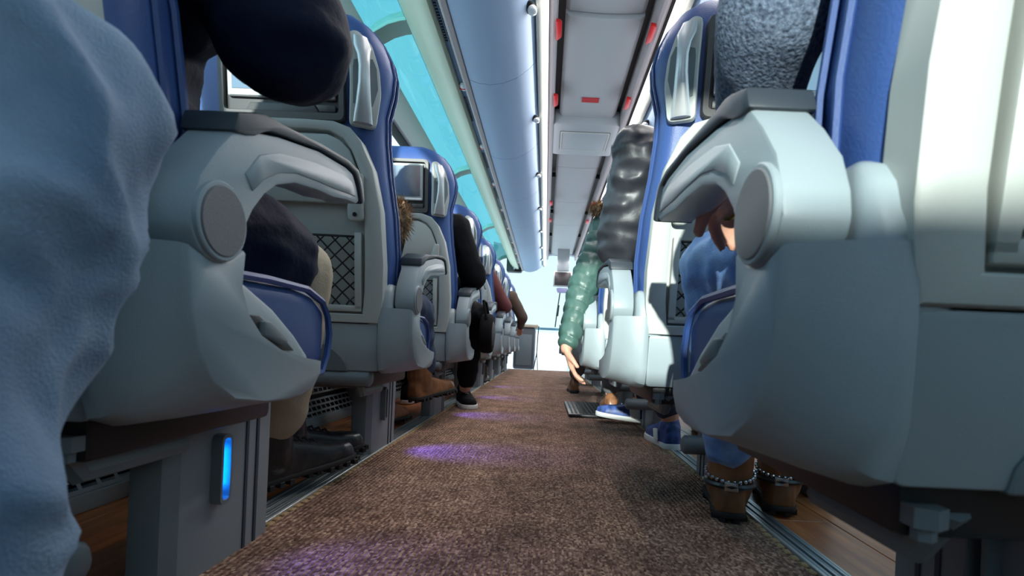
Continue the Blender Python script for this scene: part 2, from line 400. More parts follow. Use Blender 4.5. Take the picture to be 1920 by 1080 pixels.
# air unit across the ceiling
au = empty('air_unit', (CX, 3.88, 1.96)); tag(au, 'light grey air conditioning return unit across the centre ceiling', 'air vent')
def rr(w, h, r): return round_poly([(-w, -h), (w, -h), (w, h), (-w, h)], r)
B().prism(rr(.245, .29, .05), -.05, .06, lambda p, q, t: (p, q, t), .012).build('housing', CEILM, au)
B().ring(rr(.180, .17, .01), rr(.165, .155, .008), lambda p, q, t: (p, q, -.048 - t), 0, .008).build('grille_frame', CRM, au)
B().prism(rr(.184, .174, .01), -.0515, -.048, lambda p, q, t: (p, q, t)).build('grille_gap', BLK, au)
B().prism(rr(.163, .153, .008), -.055, -.048, lambda p, q, t: (p, q, t), .002).build('grille_panel', CEILM, au)

# rear end wall and front
wb = B()
wb.box(-1.0, 1.45, YB - .05, YB, -.06, .995); wb.box(-1.0, 1.45, YB - .05, YB, 1.60, 2.1); wb.box(-1.0, -.85, YB - .05, YB, .995, 1.60); wb.box(.75, 1.45, YB - .05, YB, .995, 1.60)
struct(wb, 'wall_back', WALLM)
struct(B().box(-.85, .75, YB - .03, YB - .022, .995, 1.60), 'window_42', GLW)
# header over windscreen, curved with dark display
hp = []
for i in range(17):
    x = -.62 + i * (mx(-.62) + .62) / 16; hp.append((x, 1.99 - .30 * ((x - CX) / .85) ** 2))
hp2 = [(x, min(2.10, z + .10)) for x, z in reversed(hp)]
hd = struct(B().prism(hp + hp2, 9.1, 9.25, lambda p, q, t: (p, t, q)), 'trim_11', RACKW)
dp = [(CX - .20 + i * .025, 2.015 + .085 * math.sin(PI * i / 16)) for i in range(17)]
dd = B().prism(dp, 9.02, 9.12, lambda p, q, t: (p, t, q)).build('display_visor', SCRD, hd)
B().box(CX - .06, CX + .13, 9.012, 9.02, 2.03, 2.055).build('display_light', LEDH, dd)
# windscreen, one big curved pane
wv = []
for zz, yy in ((-1.0, 9.55), (.2, 9.55), (1.2, 9.45), (2.1, 9.2)):
    wv.append([(CX + 1.2 * math.sin(a), yy - .5 * (1 - math.cos(a)), zz) for a in [(-80 + 10 * i) * PI / 180 for i in range(17)]])
ws = B().loft(wv, cap=False, closed=False); ws = struct(ws, 'window_41', GLF)
# front dashboard edge rail across the windscreen
dr = B(); dr.tube([(CX + 1.14 * math.sin(a), 9.42 - .5 * (1 - math.cos(a)), .66) for a in [(-60 + 10 * i) * PI / 180 for i in range(13)]], .022, 8); struct(dr, 'trim_12', mat('rail_blue', (.05, .16, .24), .4))
struct(B().box(-.95, 1.40, 9.0, 9.3, -1.0, -.55), 'wall_front', WALLM)
# corner covers at front of ducts
for f, nm in ((idf, 13), (mx, 14)):
    struct(B().box(*sorted((f(-.76), f(-.48))), 9.25, 9.45, 1.66, 2.0, .03), 'trim_%d' % nm, BLK)
# hanging monitor
mo = empty('hanging_monitor', (CX + .02, 8.6, 1.35)); tag(mo, 'small square dark screen hanging from the ceiling before the windscreen', 'monitor')
B().box(-.10, .10, -.02, .06, .27, .64, .01).build('bracket', SILF, mo)
B().box(-.155, .155, -.03, .03, 0, .26, .008).build('casing', SILF, mo)
B().box(-.135, .135, -.036, -.028, .02, .24, .003).build('screen', SCRD, mo)
B().prism(round_poly([(-.10, -.02), (.10, -.02), (.08, -.10), (-.08, -.10)], .03), -.02, .04, lambda p, q, t: (p, t, q), .008).build('speaker', mat('violet_grey', (.25, .24, .42), .5), mo)
wp = B().tube([(.24, 9.35, 1.42), (.19, 9.42, .95), (.17, 9.45, .70)], .012, 6); wp.tube([(.215, 9.33, 1.1), (.20, 9.36, .9)], .02, 6)
tag(wp.build('wiper', BLK), 'thin dark windscreen wiper arm below the hanging monitor', 'wiper')

# heater grille along the lower left wall and right wall
def heater(name, x, d, lab):
    h = empty(name, (x, 0, 0)); tag(h, lab, 'heater')
    b = B()
    def slots(y0, y1, rows, zf):
        # plate with real slots: bars and posts
        b_ = b; n = int((y1 - y0) / .042)
        for r in range(rows + 1): 
            p = zf(r - .18); q = zf(r + .18); b_.faces([(p[0], y0, p[1]), (p[0], y1, p[1]), (q[0], y1, q[1]), (q[0], y0, q[1])], [[0, 1, 2, 3]])
        for r in range(rows):
            p = zf(r + .15); q = zf(r + .85)
            for i in range(n + 1):
                yy = y0 + i * .042 + (.021 if r % 2 else 0)
                b_.faces([(p[0], yy, p[1]), (p[0], yy + .009, p[1]), (q[0], yy + .009, q[1]), (q[0], yy, q[1])], [[0, 1, 2, 3]])
    slots(-.3, 6.9, 3, lambda r: (d * (.03 + .006 * r), .125 + .02 * (3 - r)))
    slots(-.3, 6.9, 3, lambda r: (d * (.052 + .012 * r), .10 - .02 * r))
    b.build('grille', mat('heater_grey', (.35, .36, .37), .5), h)
    B().box(*sorted((0, d * .025)), -.3, 6.9, 0, .21, .004).build('duct_back', BLK, h)
    B().box(*sorted((0, d * .045)), -.3, 6.9, .19, .30, .01).build('duct_top', WALLM, h)
    B().box(*sorted((d * .04, d * .095)), -.3, 6.9, .0, .035, .004).build('kick_plate', WALLM, h)
heater('wall_heater', -.948, 1, 'grey slotted heater duct low along the left wall behind the seats')

# ================================================================== SEATS
def rear(z): return -.035 - .13 * (z - .385)
W = .62
def make_seat(sg, name, armrot=0):
    """sg=-1 seats left of the aisle, +1 right. local x = sg*i"""
    root = empty(name)
    P = lambda p, q, t: (sg * t, p, q)                 # (y,z) profile, t = i
    Q = lambda p, q, n: (sg * p, rear(q) - n, q)        # (i,z) outline on the raked back, n rearward
    # ---- pedestal
    y0, y1, i0 = (.19, .42, .165) if sg < 0 else (.05, .27, .30)
    b = B(); rings = []
    for z, a in ((0, 0), (.03, .004), (.14, .0), (.285, .0)):
        w_ = .062 + (.0 if z else .006)
        pts = [(i0, y1), (i0 - .002, y1 - .06), (i0, y0 + .05), (i0 + .006, y0 + .02), (i0 + .02, y0 + .004), (i0 + .04, y0), (i0 + w_, y0 + .004), (i0 + w_, y1)]
        rings.append([(sg * p, q, z) for p, q in pts])
    b.loft(rings); ped = b.build('pedestal', PED, root, 25)
    b = B()
    for yy in (y1 - .075, y1 - .045): b.box(*sorted((sg * (i0 - .0035), sg * (i0 + .002))), yy, yy + .007, .004, .27)
    b.build('groove', mat('groove_blue', (.035, .045, .07), .5) if 'groove_blue' not in bpy.data.materials else bpy.data.materials['groove_blue'], ped)
    # lamp on the pedestal
    yl = y0 + .085; zl = .150
    lo = round_poly([(yl - .013, zl - .052), (yl + .013, zl - .052), (yl + .013, zl + .052), (yl - .013, zl + .052)], .013)
    li = round_poly([(yl - .007, zl - .045), (yl + .009, zl - .045), (yl + .009, zl + .045), (yl - .007, zl + .045)], .008)
    hs = B().ring(lo, li, lambda p, q, n: (sg * (i0 + .004 - n), p, q), 0, .020).build('lamp_housing', PLD, ped)
    # ---- side cover
    prof = [(.046, .437), (.043, .40), (.058, .372), (.085, .350), (.13, .333), (.19, .322), (.243, .316), (.242, .300), (.222, .280), (.19, .273), (.15, .271), (.10, .273), (.04, .282), (.005, .302), (-.018, .333), (-.030, .37), (-.036, .41), (-.037, .428), (-.012, .420), (.02, .422)]
    cy, cz = .06, .34
    def ins(k, dy=0, dz=0): return [(cy + (y - cy) * k + (dy if y < .03 else 0), cz + (z - cz) * k + (dz if z < .30 else 0)) for y, z in prof]
    b = B()
    full_ = [(.046, .437), (.043, .40), (.058, .372), (.085, .350), (.13, .333), (.19, .322), (.238, .316), (.236, .300), (.216, .280), (.185, .272), (.145, .266), (.09, .262), (.03, .261), (-.015, .262), (-.042, .272), (-.054, .31), (-.058, .38), (-.058, .428), (-.03, .430), (.01, .432)]
    def mixp(t, k=1): return [(cy + ((a[0] * (1 - t) + c_[0] * t) - cy) * k, cz + ((a[1] * (1 - t) + c_[1] * t) - cz) * k) for a, c_ in zip(prof, full_)]
    b.loft([[P(y, z, i) for y, z in pr] for i, pr in ((.0, mixp(0, .955)), (.002, mixp(0, .985)), (.008, mixp(.05)), (.02, mixp(.30)), (.035, mixp(.62)), (.050, mixp(.85)), (.065, mixp(.97)), (.077, mixp(1)), (.079, mixp(1, .985)))])
    b.build('side_cover', PL, root, 45)
    b = B(); rings = []
    for z, a0, a1, f0, f1 in ((.384, .052, .112, -.052, .06), (.41, .050, .105, -.054, .06), (.44, .049, .096, -.054, .055), (.468, .049, .086, -.047, .045), (.483, .052, .079, -.036, .035), (.490, .058, .072, -.022, .02)):
        rings.append([(sg * x, y, z) for x, y in round_poly([(a0, f0), (a1, f0), (a1, f1), (a0, f1)], .02)])
    b.loft(rings).build('cover_shoulder', PL, root, 45)
    # ---- inner seat shell with lever
    pan = [(.03, .415), (.08, .405), (.14, .382), (.195, .352), (.238, .322), (.236, .308), (.2, .29), (.05, .29)]
    b = B().prism(pan, .018, .055, P, .006); sh = b.build('seat_shell', PL, root, 40)
    b = B().prism([(.068, .372), (.10, .372), (.16, .345), (.185, .331), (.13, .332), (.09, .345)], .012, .019, P, .002); lv = b.build('lever_slot', BLK, sh)
    B().prism([(.10, .366), (.115, .366), (.155, .345), (.15, .338), (.10, .35)], .005, .015, P, .003).build('lever', PLD, lv)
    # ---- armrest
    ca, sa = math.cos(armrot), math.sin(armrot)
    def rot(y, z): return (y * ca - (z - .455) * sa, .455 + y * sa + (z - .455) * ca)
    hp = [(.040 * math.cos(a), .455 + .040 * math.sin(a)) for a in [PI * (1.12 + .72 * i / 8) for i in range(9)]]
    ap = [(-.037, .462), (-.028, .49), (-.005, .522), (.022, .552), (.05, .560), (.10, .575), (.20, .597), (.29, .607), (.318, .606), (.334, .592), (.348, .572), (.338, .565), (.30, .560), (.25, .550), (.20, .545), (.14, .535), (.10, .52), (.075, .502), (.055, .48), (.042, .458)] + list(reversed(hp))[0:0]
    ap = ap + [( .040 * math.cos(a), .455 + .040 * math.sin(a)) for a in [-PI * (.05 + .85 * i / 9) for i in range(10)]]
    ap = [rot(*p) for p in ap]
    arm = B().prism(ap, -.002, .046, P, .004, 2).build('armrest', PL, root, 30)
    cen = (.12, .53)
    ip = [(.036, .512), (.06, .540), (.10, .557), (.19, .578), (.28, .592), (.312, .592), (.330, .574), (.30, .570), (.25, .562), (.20, .556), (.14, .547), (.10, .534), (.072, .518), (.05, .498)]
    B().prism([rot(*p) for p in ip], -.0035, .0, P, .0012, 1).build('armrest_inset', PL, arm, 50)
    pp = [(.012, .546), (.018, .566), (.05, .580), (.068, .586), (.10, .590), (.20, .607), (.29, .619), (.335, .618), (.352, .605), (.366, .575), (.352, .568), (.336, .596), (.318, .608), (.29, .609), (.20, .599), (.10, .577), (.078, .572), (.066, .566), (.05, .556), (.035, .550), (.02, .546)]
    B().prism([rot(*p) for p in pp], -.005, .050, P, .003, 2).build('armrest_pad', PADM, arm, 30)
    B().prism([(.037 * math.cos(a), .455 + .037 * math.sin(a)) for a in [2 * PI * i / 36 for i in range(36)]], -.0065, .0, P, .0012, 1).build('hinge_rim', PL, arm)
    B().prism([(.033 * math.cos(a), .455 + .033 * math.sin(a)) for a in [2 * PI * i / 36 for i in range(36)]], -.008, .0, P, .001, 1).build('hinge_cap', CAPM, arm)
    # ---- cushion
    b = B(); rings = []
    for y, z0, z1, a in ((.0, .35, .40, .07), (.03, .33, .42, .058), (.14, .32, .426, .052), (.25, .305, .427, .05), (.32, .292, .422, .052), (.362, .29, .408, .056), (.380, .302, .388, .066), (.388, .33, .365, .085)):
        rings.append([(sg * x, y, z) for x, z in round_poly([(a, z0), (W - a, z0), (W - a, z1), (a, z1)], .03, 5)])
    cu = b.loft(rings).build('seat_cushion', LTH2, root, 60)
    b = B()
    for da, yo in ((.0, 0), (.022, .006)):
        b.tube([(sg * (.052 + da), .06, .418 + da * .1), (sg * (.05 + da), .18, .422 + da * .15), (sg * (.05 + da), .29, .421), (sg * (.05 + da), .345, .407), (sg * (.052 + da), .372 + yo, .385), (sg * (.052 + da), .382 + yo, .355), (sg * (.052 + da), .376 + yo, .32), (sg * (.052 + da), .358 + yo, .293), (sg * (.055 + da), .30, .285)], .0055, 6)
    b.build('piping', LTH, cu)
    # ---- lower rear panel
    lp = round_poly([(.081, .268), (W - .081, .268), (W - .081, .386), (.081, .386)], .008, 3)
    pn = B().prism(lp, -.01, .017, Q, .004).build('lower_panel', PL, root, 40)
    ar = [(W / 2 + .155 * math.cos(PI * i / 14), .266 + .085 * math.sin(PI * i / 14)) for i in range(15)]
    B().prism(ar, .010, .021, Q, .002, 1).build('panel_arch', PLD, pn)
    B().box(*sorted((sg * .10, sg * .50)), -.015, .30, .225, .30, .01).build('seat_frame', BLK, root)
    b = B()
    b.tube([(sg * .14, -.01, .25), (sg * .14, .02, .21), (sg * .14, .16, .21)], .014, 8); b.tube([(sg * .46, -.01, .25), (sg * .46, .02, .21), (sg * .46, .16, .21)], .014, 8)
    b.tube([(sg * .16, .03, .235), (sg * .46, .03, .235)], .018, 8); b.build('frame_tube', PLD, root)
    b = B(); b.tube([(sg * .115, -.02, .252), (sg * .115, -.02, .238)], .014, 6); b.tube([(sg * .115, -.02, .24), (sg * .115, -.02, .228)], .008, 6); b.build('bolt', PLD, root)
    # second pedestal/leg at the window side
    B().box(*sorted((sg * (W - .10), sg * (W - .04))), y0, y1, 0, .26, .01).build('wall_leg', PED, root)
    # ---- footrest
    ix = .10 if sg < 0 else .175
    b = B(); b.tube([(sg * ix, -.02, .135), (sg * (ix + .006), -.02, .135), (sg * .50, -.02, .135)], [.016, .022, .022], 14); fr = b.build('footrest', PLD, root, 50)
    b = B(); b.tube([(sg * .30, -.02, .125), (sg * .30, .01, .18), (sg * .30, .03, .25)], .012, 8); b.build('footrest_arm', BLK, fr)
    # ---- blue back body
    b = B(); rings = []
    for z, a, d, r in ((.36, .085, .08, .03), (.40, .070, .10, .04), (.47, .062, .115, .045), (.56, .058, .122, .045), (.66, .064, .12, .045), (.76, .078, .112, .045), (.84, .085, .108, .045), (.90, .085, .115, .05), (.955, .070, .122, .05), (.995, .066, .125, .05), (1.03, .074, .12, .05), (1.065, .090, .108, .045), (1.095, .115, .09, .038), (1.118, .15, .066, .028), (1.132, .19, .035, .015)):
        c0 = rear(z) + (.125 - d) * .45
        rings.append([(sg * x, y, z) for x, y in round_poly([(a, c0), (W - a, c0), (W - a, c0 + d), (a, c0 + d)], r, 5)])
    bk = b.loft(rings).build('backrest', LTH, root, 60)
    for side_y in (.062, .088):
        pts = []
        for z, a in ((.42, .064), (.47, .060), (.56, .056), (.66, .062), (.76, .076), (.84, .083), (.90, .083), (.955, .068), (.995, .064), (1.03, .072), (1.065, .088), (1.095, .113), (1.115, .15), (1.128, .20), (1.130, .30)):
            pts.append((sg * (a + (0 if z < 1.04 else .002)), rear(z) + side_y, z))
        B().tube(pts, .0042, 6).build('piping', LTH2, bk)
    # stitched seam under the handle
    # ---- grey shell ring and recessed panel
    out = [(.078, .388), (.068, .45), (.066, .53), (.073, .66), (.092, .755), (.118, .815), (.145, .845), (.185, .858), (.25, .86)]
    inn = [(.118, .41), (.112, .46), (.111, .53), (.112, .66), (.122, .745), (.142, .795), (.162, .820), (.195, .836), (.25, .838)]
    full = lambda o: o + [(W - x, z) for x, z in reversed(o)]
    b = B().ring(full(out), full(inn), Q, -.015, .022); shl = b.build('back_shell', SHL, root, 50)
    B().prism(full([(.105, .395), (.105, .53), (.107, .66), (.12, .75), (.15, .81), (.19, .842)]), -.01, .004, Q).build('recess_panel', SHI, shl)
    tr = [(.121, .672), (.125, .74), (.147, .795), (.17, .817), (.20, .829)]
    B().prism(full(tr), .004, .020, Q, .003).build('tray_table', SHI, shl, 40)
    b = B().prism(round_poly([(.112, .63), (.150, .63), (.150, .672), (.132, .74), (.112, .74)], .012), .016, .030, Q, .004); lt = b.build('tray_arm', SHL, shl, 40)
    B().prism([(.131 + .005 * math.cos(2 * PI * i / 10), .645 + .005 * math.sin(2 * PI * i / 10)) for i in range(10)], .029, .032, Q).build('pivot', BLK, lt)
    # net pocket
    b = B()
    pk = [(.128, .60), (.128, .424), (W - .128, .424), (W - .128, .60)]
    b.tube([Q(x, z, .014) for x, z in round_poly(pk, .015)[5:15] or pk], .008, 6)
    b.prism([(.120, .42), (.136, .42), (.136, .605), (.120, .605)], .004, .022, Q, .002); b.prism([(W - .120, .42), (W - .136, .42), (W - .136, .605), (W - .120, .605)], .004, .022, Q, .002)
    b.prism([(.12, .415), (W - .12, .415), (W - .12, .43), (.12, .43)], .004, .022, Q, .002)
    pf = b.build('pocket_frame', SHL, shl, 40)
    b = B(); za, zb, xa, xb = .432, .596, .138, W - .138
    h = zb - za
    for k in range(-5, 16):
        for s_ in (1, -1):
            x0 = xa + k * .036; x1 = x0 + h
            p = [(x0, za), (x1, zb)] if s_ > 0 else [(x0, zb), (x1, za)]
            (ax, az), (bx, bz) = p
            if bx < xa or ax > xb: continue
            if ax < xa: t = (xa - ax) / (bx - ax); ax, az = xa, az + (bz - az) * t
            if bx > xb: t = (xb - ax) / (bx - ax); bx, bz = xb, az + (bz - az) * t
            if bx - ax < .004: continue
            b.tube([Q(ax, az, .016), Q((ax + bx) / 2, (az + bz) / 2, .022), Q(bx, bz, .016)], .0019, 4)
    b.tube([Q(xa, zb, .017), Q(W / 2, zb, .024), Q(xb, zb, .017)], .003, 5)
    b.build('net', BLK, pf)
    # ---- monitor
    mo_ = round_poly([(.162, .862), (W - .162, .862), (W - .162, 1.068), (.162, 1.068)], .016)
    mi_ = round_poly([(.176, .880), (W - .176, .880), (W - .176, 1.055), (.176, 1.055)], .008)
    mf = B().ring(mo_, mi_, Q, -.01, .013).build('monitor_surround', FRM, root, 50)
    B().prism(mi_, -.005, .002, Q).build('monitor_recess', BLK, mf)
    B().prism([(.22, .876), (W - .22, .876), (W - .235, .898), (.235, .898)], .002, .009, Q, .002).build('mount_lip', FRM, mf)
    B().prism([(.183, .880), (.22, .880), (.23, .896), (.183, .896)], .002, .012, Q, .002).build('mount_lip', FRM, mf)
    md = B().prism(round_poly([(.184, .908), (W - .184, .908), (W - .184, 1.050), (.184, 1.050)], .005), .002, .012, Q, .002).build('monitor', SILF, mf, 40)
    B().prism([(.195, .925), (W - .195, .925), (W - .195, 1.041), (.195, 1.041)], .011, .0135, Q).build('screen', SCR, md)
    B().prism([(.188, .910), (W - .188, .910), (W - .188, .918), (.188, .918)], .010, .0145, Q, .001).build('button_bar', WHT, md)
    # ---- grab handle on the aisle corner of the headrest
    th = math.radians(24)
    def H(a, z, n):   # a>0 towards aisle
        return (sg * (.120 - a * math.cos(th) - n * math.sin(th)), rear(z) - .006 - n * math.cos(th) + a * math.sin(th), z)
    ho = round_poly([(-.030, .852), (.030, .852), (.042, .93), (.038, .985), (.020, 1.040), (-.012, 1.062), (-.030, 1.056), (-.028, .95)], .014)
    hb = B().prism(ho, -.012, .006, H, .004).build('handle_base', SHL, root, 40)
    B().prism([(.004, .895), (.022, .90), (.034, .94), (.031, .985), (.022, 1.005), (.004, 1.0)], .004, .0075, H).build('handle_well', PLD, hb)
    B().prism([(-.006, .895), (-.022, .90), (-.022, .98), (-.02, .995), (-.006, 1.0)], .004, .0075, H).build('handle_well', PLD, hb)
    rings = []
    for z, hw, c_, n in ((.857, .022, 0, .010), (.875, .020, 0, .016), (.905, .0165, 0, .024), (.94, .0135, .001, .029), (.975, .0125, .001, .030), (1.0, .0145, 0, .026), (1.022, .020, -.002, .017), (1.045, .016, -.006, .010)):
        rings.append([H(c_ + hw * math.cos(a), z, n + .009 * math.sin(a) - (0.0)) for a in [2 * PI * i / 12 for i in range(12)]])
    B().loft(rings).build('grab_handle', SIL, hb, 60)
    return root

LX = [-.312, -.336] + [-.33] * 6
seatL = make_seat(-1, 'bus_seat', 0); seatR = make_seat(1, 'bus_seat', math.radians(-5))
ordn = ['nearest', 'second', 'third', 'fourth', 'fifth', 'sixth', 'seventh', 'farthest']
ly = [.48 + .84 * i for i in range(8)]; ry = [.378 + .84 * i for i in range(7)]
exL = ['its armrest cap facing the blue floor light', 'with a net pocket and grab handle on its back', 'behind the fur-hooded passenger', 'beyond the round black bag', '', '', '', '']
for i, y in enumerate(ly):
    s = seatL if i == 0 else copy_tree(seatL)
    s.location = (LX[i], y, 0)
    if i:
        for c in s.children:
            if c.name.startswith('footrest'): c.location.z = .115
    tag(s, 'left-hand coach seat, %s from the camera%s' % (ordn[i], ', blue lamp lit on its pedestal' if i == 0 else ''), 'seat', 'single coach seats left of the aisle')
for i, y in enumerate(ry):
    s = seatR if i == 0 else copy_tree(seatR)
    s.location = (.155, y, 0)
    tag(s, 'blue and cream coach seat right of the aisle, %s from the camera' % (ordn[i] if i < 6 else 'farthest'), 'seat', 'coach seats right of the aisle')
seat0 = copy_tree(seatL); seat0.location = (-.33, -.36, 0)
tag(seat0, 'left-hand coach seat behind the camera, holding the passenger in faded jeans', 'seat', 'single coach seats left of the aisle')
# lit LED in the nearest left seat's pedestal lamp
hs = [c for c in seatL.children if c.name.startswith('pedestal')][0]
hs = [c for c in hs.children if c.name.startswith('lamp_housing')][0]
bb = B(); i0 = .165; yl = .275; zl = .15
bb.prism(round_poly([(yl - .007, zl - .044), (yl + .009, zl - .044), (yl + .009, zl + .044), (yl - .007, zl + .044)], .008), i0 - .001, i0 + .004, lambda p, q, t: (-t, p, q)); ob = bb.build('lamp_lens', LEDH, hs.parent)
bb = B(); bb.box(-(i0), -(i0 - .006), yl - .003, yl + .003, zl - .028, zl + .030, .002)
for k in range(4): bb.sphere((-(i0 - .006), yl, zl - .022 + k * .015), .0045)
ob = bb.build('led_strip', LED, hs.parent)
def blue(x, y, z, e, d, spot=70):
    l = bpy.data.lights.new('floor_light', 'SPOT'); l.energy = e; l.color = (.12, .10, 1); l.spot_size = math.radians(spot); l.spot_blend = 1; l.shadow_soft_size = .02
    o = bpy.data.objects.new('floor_light', l); C.objects.link(o); o.location = (x, y, z); o.rotation_euler = Vector(d).to_track_quat('-Z', 'Y').to_euler()
for i in range(5):
    blue(-.47 if i else -.455, ly[i] + .30, .17, (.8, 4.5, 3.2, 2.4, 2)[i], (.55, .0, -.5))


# rubber mat in the carpet, guide's desk
mt = B(); mt.box(.13, .34, 2.52, 3.10, .0045, .022, .006)
for i in range(9): mt.box(.145 + i * .021, .155 + i * .021, 2.55, 3.07, .021, .025, .0015, 1)
tag(mt.build('rubber_mat', BLK), 'small black ribbed rubber mat lying on the aisle carpet', 'mat')
dk = empty('guide_desk', (-.27, 7.35, 0)); tag(dk, 'dark grey desk cabinet with beige top at the front end of the aisle', 'cabinet')
B().box(-.18, .12, -.05, .5, 0, .60, .03).build('body', mat('desk_grey', (.09, .09, .11), .5), dk)
B().box(-.10, .16, -.08, .5, .60, .645, .012).build('desk_top', mat('desk_beige', (.55, .45, .34), .5), dk)
B().box(-.14, .08, -.06, -.045, .06, .50, .01).build('door', PLD, dk)
bl = B(); bl.tube([(-.10, 7.22, .62), (-.108, 7.20, .45), (-.112, 7.2, .24), (-.15, 7.2, .006)], .007, 6); bl.tube([(-.112, 7.2, .24), (-.09, 7.2, .006)], .006, 6)
tag(bl.build('folding_stand', BLK), 'thin black folding stand before the guide desk at the aisle end', 'stand')

# ================================================================== PEOPLE
def fold(sc, amp, st=(1, 1, 1), seed=0):
    def f(co, no):
        p = Vector((co.x * sc * st[0] + seed, co.y * sc * st[1], co.z * sc * st[2]))
        return amp * (1 - 2 * abs(noise.noise(p))) + amp * .4 * noise.noise(p * 2.3)
    return f
def blob(b, name, m, parent, voxel=.008, smooth=4, disp=None):
    o = b.build(name, m, parent, 180)
    md = o.modifiers.new('r', 'REMESH'); md.mode = 'VOXEL'; md.voxel_size = voxel; md.use_smooth_shade = True
    ms = o.modifiers.new('s', 'SMOOTH'); ms.factor = .6; ms.iterations = smooth
    dg = bpy.context.evaluated_depsgraph_get(); me = bpy.data.meshes.new_from_object(o.evaluated_get(dg))
    old = o.data; o.modifiers.clear(); o.data = me; bpy.data.meshes.remove(old); me.name = name
    if not me.materials: me.materials.append(m)
    if disp:
        ns = [Vector(v.normal) for v in me.vertices]
        for v, nn in zip(me.vertices, ns): v.co += nn * disp(v.co, nn)
    me.polygons.foreach_set('use_smooth', [True] * len(me.polygons)); return o
def hand(b, w_, d, n, sidesgn=1, curl=.35, sc=1.0):
    d = Vector(d).normalized(); n = Vector(n); n = (n - d * n.dot(d)).normalized(); l = d.cross(n) * sidesgn; w_ = Vector(w_)
    for off, L in ((-.028, .062), (-.0095, .072), (.0095, .068), (.027, .054)):
        kn = w_ + d * (.078 - abs(off) * .3) * sc + l * off * sc
        b.capsule(w_ + l * off * .55 * sc, kn, .014 * sc, .0125 * sc, 10)
        p = kn; a = curl * .6; r = .0095 * sc
        for t in (.45, .32, .26):
            dd = (d * math.cos(a) - n * math.sin(a)).normalized(); q = p + dd * L * t * 1.1 * sc
            b.capsule(p, q, r, r * .92, 10); p = q; a += curl; r *= .92
    th = (d * .62 - l * .72 - n * .25).normalized(); p = w_ + d * .018 * sc - l * .022 * sc; q = p + th * .042 * sc
    b.capsule(p, q, .014 * sc, .011 * sc, 10); th2 = (d * .9 - l * .30 - n * .3).normalized(); b.capsule(q, q + th2 * .03 * sc, .0105 * sc, .009 * sc, 10)
def head(root, c, hair, hood=None, yaw=0, cap=None):
    c = Vector(c)
    for sx_ in (-1, 1):
        B().sphere(c + Vector((sx_ * .031, .083, .008)), .0125, u=10, v=6).build('eye', WHT, root)
        B().sphere(c + Vector((sx_ * .031, .0935, .008)), .0055, u=8, v=6).build('iris', BLK, root)
    B().sphere(c + Vector((0, .088, -.052)), .018, (1.2, .35, .3), 10, 6).build('mouth', mat('lips', (.45, .16, .14), .5) if 'lips' not in bpy.data.materials else bpy.data.materials['lips'], root)
    b = B(); b.sphere(c + Vector((0, -.012, .022)), .098, (.88, 1.02, 1.02)); b.sphere(c + Vector((0, -.035, -.04)), .078, (1.0, .75, 1.1))
    h = blob(b, 'hair', hair, root, .010, 2, fold(30, .004))
    me = h.data; bm = bmesh.new(); bm.from_mesh(me)
    bmesh.ops.delete(bm, geom=[v for v in bm.verts if v.co.y > c.y + .045 and v.co.z < c.z + .055], context='VERTS'); bm.to_mesh(me); bm.free()
